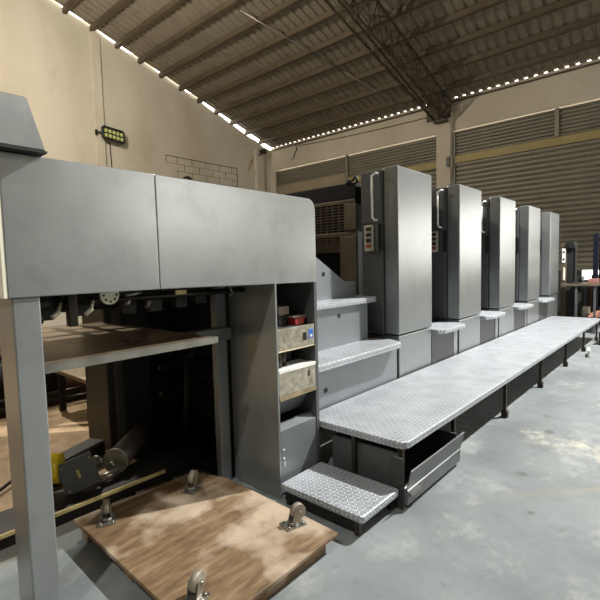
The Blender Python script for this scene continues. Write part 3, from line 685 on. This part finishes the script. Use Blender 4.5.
for x in (9.5, 9.9):
    for y in (1.15, 1.27):
        bm = newbm(); box(bm, x-.012, x+.012, y-.012, y+.012, 0, .23); part('leg', bm, M['legs'], fs)
bm = newbm(); prism(bm, [(8.2, 1.22), (8.5, 1.26), (8.52, 1.30), (8.2, 1.25)], 'Z', .001, .11); single('white_scrap', bm, M['paper'], 'white scrap leaning by a walkway leg near the far end', 'scrap')

# ================================================================ THINGS INSIDE AND UNDER THE DELIVERY
dl = thing('wooden_dolly', 'worn plywood board lying wheels up on the floor before the cabinet', 'dolly', (1.4, 2.0, 0))
bm = newbm(); prism(bm, [(.95, 1.42), (1.86, 1.42), (1.885, 2.40), (1.80, 2.66), (.98, 2.70)], 'Z', .078, .1, .003, 1); part('board', bm, M['wood'], dl)
for y in (1.5, 2.1, 2.6):
    bm = newbm(); box(bm, 1.0, 1.8, y-.04, y+.04, 0, .078); part('batten', bm, M['wood'], dl)
def caster(x, y, a):
    z = .1; ca, sa = math.cos(a), math.sin(a)
    bm = newbm(); rotbox(bm, (x, y, z+.003), (.125, .095, .006), (0, 0, a))
    for u in (-.045, .045):
        for v in (-.032, .032): ball(bm, (x+ca*u-sa*v, y+sa*u+ca*v, z+.009), .009, 8)
    pt = part('caster', bm, M['steel'], dl)
    bm = newbm(); rod(bm, (x, y, z+.006), (x, y, z+.024), .032, 18); part('swivel_ring', bm, M['steel'], pt)
    for s in (-1, 1):
        bm = newbm(); ox, oy = -sa*s*.024, ca*s*.024
        rotbox(bm, (x+ox+ca*.016, y+oy+sa*.016, z+.048), (.05, .004, .075), (0, R(16), a)); part('fork', bm, M['steel'], pt)
    bm = newbm(); wx, wy = x+ca*.032, y+sa*.032
    rod(bm, (wx+sa*.017, wy-ca*.017, z+.07), (wx-sa*.017, wy+ca*.017, z+.07), .043, 26); part('wheel', bm, M['wheel'], pt)
    bm = newbm(); rod(bm, (wx+sa*.032, wy-ca*.032, z+.07), (wx-sa*.032, wy+ca*.032, z+.07), .009, 10); part('axle', bm, M['steel'], pt)
for x, y, a in ((1.63, 2.45, .5), (1.76, 1.66, -.3), (1.10, 2.53, 1.1), (1.05, 1.6, .4)): caster(x, y, a)

ch = thing('channel_beam', 'black steel channel with a yellowed front edge lying across the floor', 'beam', (1.2, 2.95, 0))
bm = newbm(); box(bm, .35, 1.98, 2.86, 3.14, .085, .1); box(bm, .35, 1.98, 2.88, 2.9, 0, .085); box(bm, .35, 1.98, 3.1, 3.14, 0, .085); part('beam_body', bm, M['black'], ch)
bm = newbm(); box(bm, .35, 1.68, 2.845, 2.86, .078, .102, .003); part('edge_strip', bm, M['rail'], ch, 'yellowed edge strip')
bm = newbm(); box(bm, 1.42, 1.7, 2.75, 2.84, 0, .05, .005); single('dusty_bar', bm, M['oily'], 'dark bar on the floor between channel beam and plywood board', 'bar')
mt = thing('motor_unit', 'yellow motor with a square grey flange plate lying on the black channel', 'motor', (1.13, 3.0, .1))
bm = newbm(); rod(bm, (.90, 3.24, .27), (1.07, 3.11, .26), .095, 26); part('drum', bm, M['yellow'], mt)
bm = newbm(); rotbox(bm, (1.15, 3.03, .215), (.22, .022, .215), (R(-8), R(-16), R(-22)), .004); fp = part('flange_plate', bm, M['dgrey'], mt)
bm = newbm(); rotbox(bm, (1.145, 3.014, .22), (.016, .004, .055), (R(-8), R(-16), R(-22))); part('marking', bm, M['rail'], fp)
for a, c in ((-.07, -.07), (.07, -.07), (.07, .07), (-.07, .07)):
    bm = newbm(); ball(bm, (1.15+a*1.15+c*-.25, 3.016-.4*a+c*.14, .215+c*1.15+a*.3), .010, 8); part('bolt', bm, M['steel'], fp)
bm = newbm(); rod(bm, (1.16, 3.05, .19), (1.33, 3.14, .20), .035); rod(bm, (1.27, 3.0, .14), (1.40, 3.0, .14), .028); rod(bm, (1.31, 3.14, .2), (1.33, 3.15, .2), .05, 16); part('shaft', bm, M['steel'], mt)
ro = thing('rubber_roll', 'dark dusty roll lying slanted behind the motor', 'roller', (1.7, 3.3, .05))
bm = newbm(); rod(bm, (1.44, 3.1, .185), (1.95, 3.55, .185), .085, 24); part('sleeve', bm, M['rubber'], ro)
bm = newbm(); rod(bm, (1.425, 3.087, .185), (1.44, 3.1, .185), .091, 24); part('end_ring', bm, M['worn'], ro)
bm = newbm(); rod(bm, (1.37, 3.04, .185), (1.43, 3.09, .185), .02); part('journal', bm, M['steel'], ro)
bm = newbm(); rotbox(bm, (1.28, 3.55, .09), (.62, .16, .16), (0, 0, R(24)), .01); single('black_duct', bm, M['black'], 'black square duct lying behind the yellow motor', 'duct')
bm = newbm(); path(bm, [(.35, 3.3, .02), (.7, 3.5, .03), (1.0, 3.75, .04), (1.35, 3.9, .03), (1.6, 3.75, .02)], .012, 8); single('black_hose', bm, M['black'], 'thin black hose curving over the brown floor', 'hose')
bm = newbm(); path(bm, [(.3, 3.22, .02), (.55, 3.2, .03), (.7, 3.18, .08), (.85, 3.2, .03)], .008, 6); single('wire_bundle', bm, M['steel'], 'thin tangled wires left of the grey corner post', 'wires')
bm = newbm(); path(bm, [(1.75, 2.8, .02), (1.88, 2.78, .05), (1.98, 2.85, .03), (2.0, 2.75, .06), (1.9, 2.7, .02)], .014, 8); single('grey_cable_coil', bm, M['oily'], 'dark cable coil behind the wooden board near the guide rail', 'cable')

# far side of the press seen through the bay
ws = thing('far_step', 'tread plate step with black legs seen through the open bay', 'step', (2.3, 5.0, 0))
part('step_top', tray_bm([(1.85, 4.5), (2.9, 4.5), (2.9, 5.35), (1.85, 5.35)], .47, .045), mat('dusty_tread_plate', (150, 136, 112), .5, .3, 30, .3, .4, 90), ws)
for x, y in ((1.89, 4.55), (2.86, 4.55), (1.89, 5.3), (2.86, 5.3)):
    bm = newbm(); box(bm, x-.03, x+.03, y-.03, y+.03, 0, .43); part('leg', bm, M['black'], ws)
bk = thing('paint_bucket', 'reddish brown bucket with a pale lid behind the far step', 'bucket', (2.3, 5.8, 0))
bm = newbm(); rod(bm, (2.3, 5.8, 0), (2.3, 5.8, .27), .15, 24, .175); part('body', bm, M['rust'], bk)
bm = newbm(); rod(bm, (2.3, 5.8, .271), (2.3, 5.8, .295), .18, 24); part('lid', bm, M['plate'], bk)
bm = newbm(); rod(bm, (1.3, 6.4, .60), (2.0, 6.45, .60), .12, 20); single('teal_drum', bm, M['teal'], 'dark teal drum lying on the shelf beyond the far step', 'drum')
bm = newbm(); ball(bm, (1.8, 5.82, .3), .16, 16, sz=.9); rod(bm, (1.8, 5.8, 0), (1.8, 5.8, .3), .08); single('compressor', bm, M['black'], 'black rounded compressor beyond the far step', 'compressor')
sh = thing('work_bench', 'dark low bench cluttered with parts against the far side of the hall', 'bench', (2.4, 7.2, 0))
bm = newbm(); box(bm, .4, 4.5, 6.06, 6.8, .40, .47); part('bench_top', bm, M['dgrey2'], sh)
bm = newbm(); box(bm, .4, 4.5, 6.03, 6.06, .05, .4); part('bench_front', bm, M['black'], sh)
for x in (.65, 4.4):
    bm = newbm(); box(bm, x-.04, x+.04, 6.05, 6.13, 0, .4); part('leg', bm, M['black'], sh)
bm = newbm(); path(bm, [(1.2, 5.62, .17), (1.8, 5.55, .15), (2.4, 5.5, .16), (3.0, 5.5, .14)], .025, 8); path(bm, [(1.2, 5.5, .1), (1.9, 5.45, .1), (2.6, 5.42, .08)], .015, 8); box(bm, 1.1, 3.1, 5.58, 5.62, 0, .14); single('pipe_run', bm, M['oily'], 'dark low pipes running along the floor behind the far step', 'pipes')
for i, (x, y, w, h, m) in enumerate(((2.42, 6.3, .25, .16, 'paper'), (2.9, 6.4, .35, .4, 'black'), (3.6, 6.4, .4, .35, 'oily'))):
    bm = newbm(); box(bm, x-w/2, x+w/2, y-.15, y+.15, .47, .47+h, .02); single(['white_carton', 'black_case', 'steel_case'][i], bm, M[m], ['white carton on the dark bench seen through the bay', 'black case on the bench, nearly hidden by the rear post', 'steel case on the bench behind the rear post'][i], 'box')

# ================================================================ LIGHT, WORLD, CAMERA
w = bpy.data.worlds.new('World'); S.world = w; w.use_nodes = True
bg = w.node_tree.nodes['Background']; bg.inputs[0].default_value = (1, .95, .87, 1); bg.inputs[1].default_value = 6.0

def lamp(name, loc, energy, radius, col, spot=None, target=None):
    l = bpy.data.lights.new(name, 'SPOT' if spot else 'POINT'); l.energy = energy; l.shadow_soft_size = radius; l.color = col
    if spot: l.spot_size = R(spot); l.spot_blend = .5
    o = bpy.data.objects.new(name, l); COL.objects.link(o); o.location = loc
    if target: o.rotation_euler = (Vector(target)-Vector(loc)).to_track_quat('-Z', 'Y').to_euler()
    return o
lamp('unseen_lamp', (8, -.9, 7.4), 7000, .12, (1, .985, .96), 118, (6.4, .6, 0))
lamp('unseen_lamp', (4, -6, 7.2), 130, .2, (1, .98, .95), 120, (4, 0, 0))  # fill added behind the camera to brighten the front faces
lamp('unseen_lamp', (-2.8, -.3, 7.0), 1100, .12, (1, .97, .92), 26, (1.3, 2.1, .3))
lamp('unseen_lamp', (-3, 1, 6.5), 60, .2, (1, .95, .88))  # weak unseen fill without a fixture
lamp('unseen_lamp', (2.5, 8.5, 6.6), 1450, .15, (1, .92, .80))  # unseen warm fill, added for the walls and the far floor

cam = bpy.data.cameras.new('camera'); co = bpy.data.objects.new('camera', cam); COL.objects.link(co); S.camera = co
yaw, pitch, roll = R(41.66), R(4.30), R(-1.446)
f = Vector((math.cos(yaw)*math.cos(pitch), math.sin(yaw)*math.cos(pitch), -math.sin(pitch)))
rt = f.cross(Vector((0, 0, 1))).normalized(); up = rt.cross(f)
r2 = rt*math.cos(roll)+up*math.sin(roll); u2 = -rt*math.sin(roll)+up*math.cos(roll)
m3 = Matrix((r2, u2, -f)).transposed()
co.matrix_world = Matrix.Translation((0, 0, 1.55)) @ m3.to_4x4()
cam.sensor_fit = 'HORIZONTAL'; cam.sensor_width = 36; cam.lens = 446.6/600*36; cam.clip_start = .05; cam.clip_end = 200
S.view_settings.view_transform = 'Standard'; S.view_settings.look = 'None'; S.view_settings.gamma = 1; S.view_settings.use_curve_mapping = False
S.view_settings.exposure = -0.22
S.cycles.max_bounces = 8; S.cycles.diffuse_bounces = 5
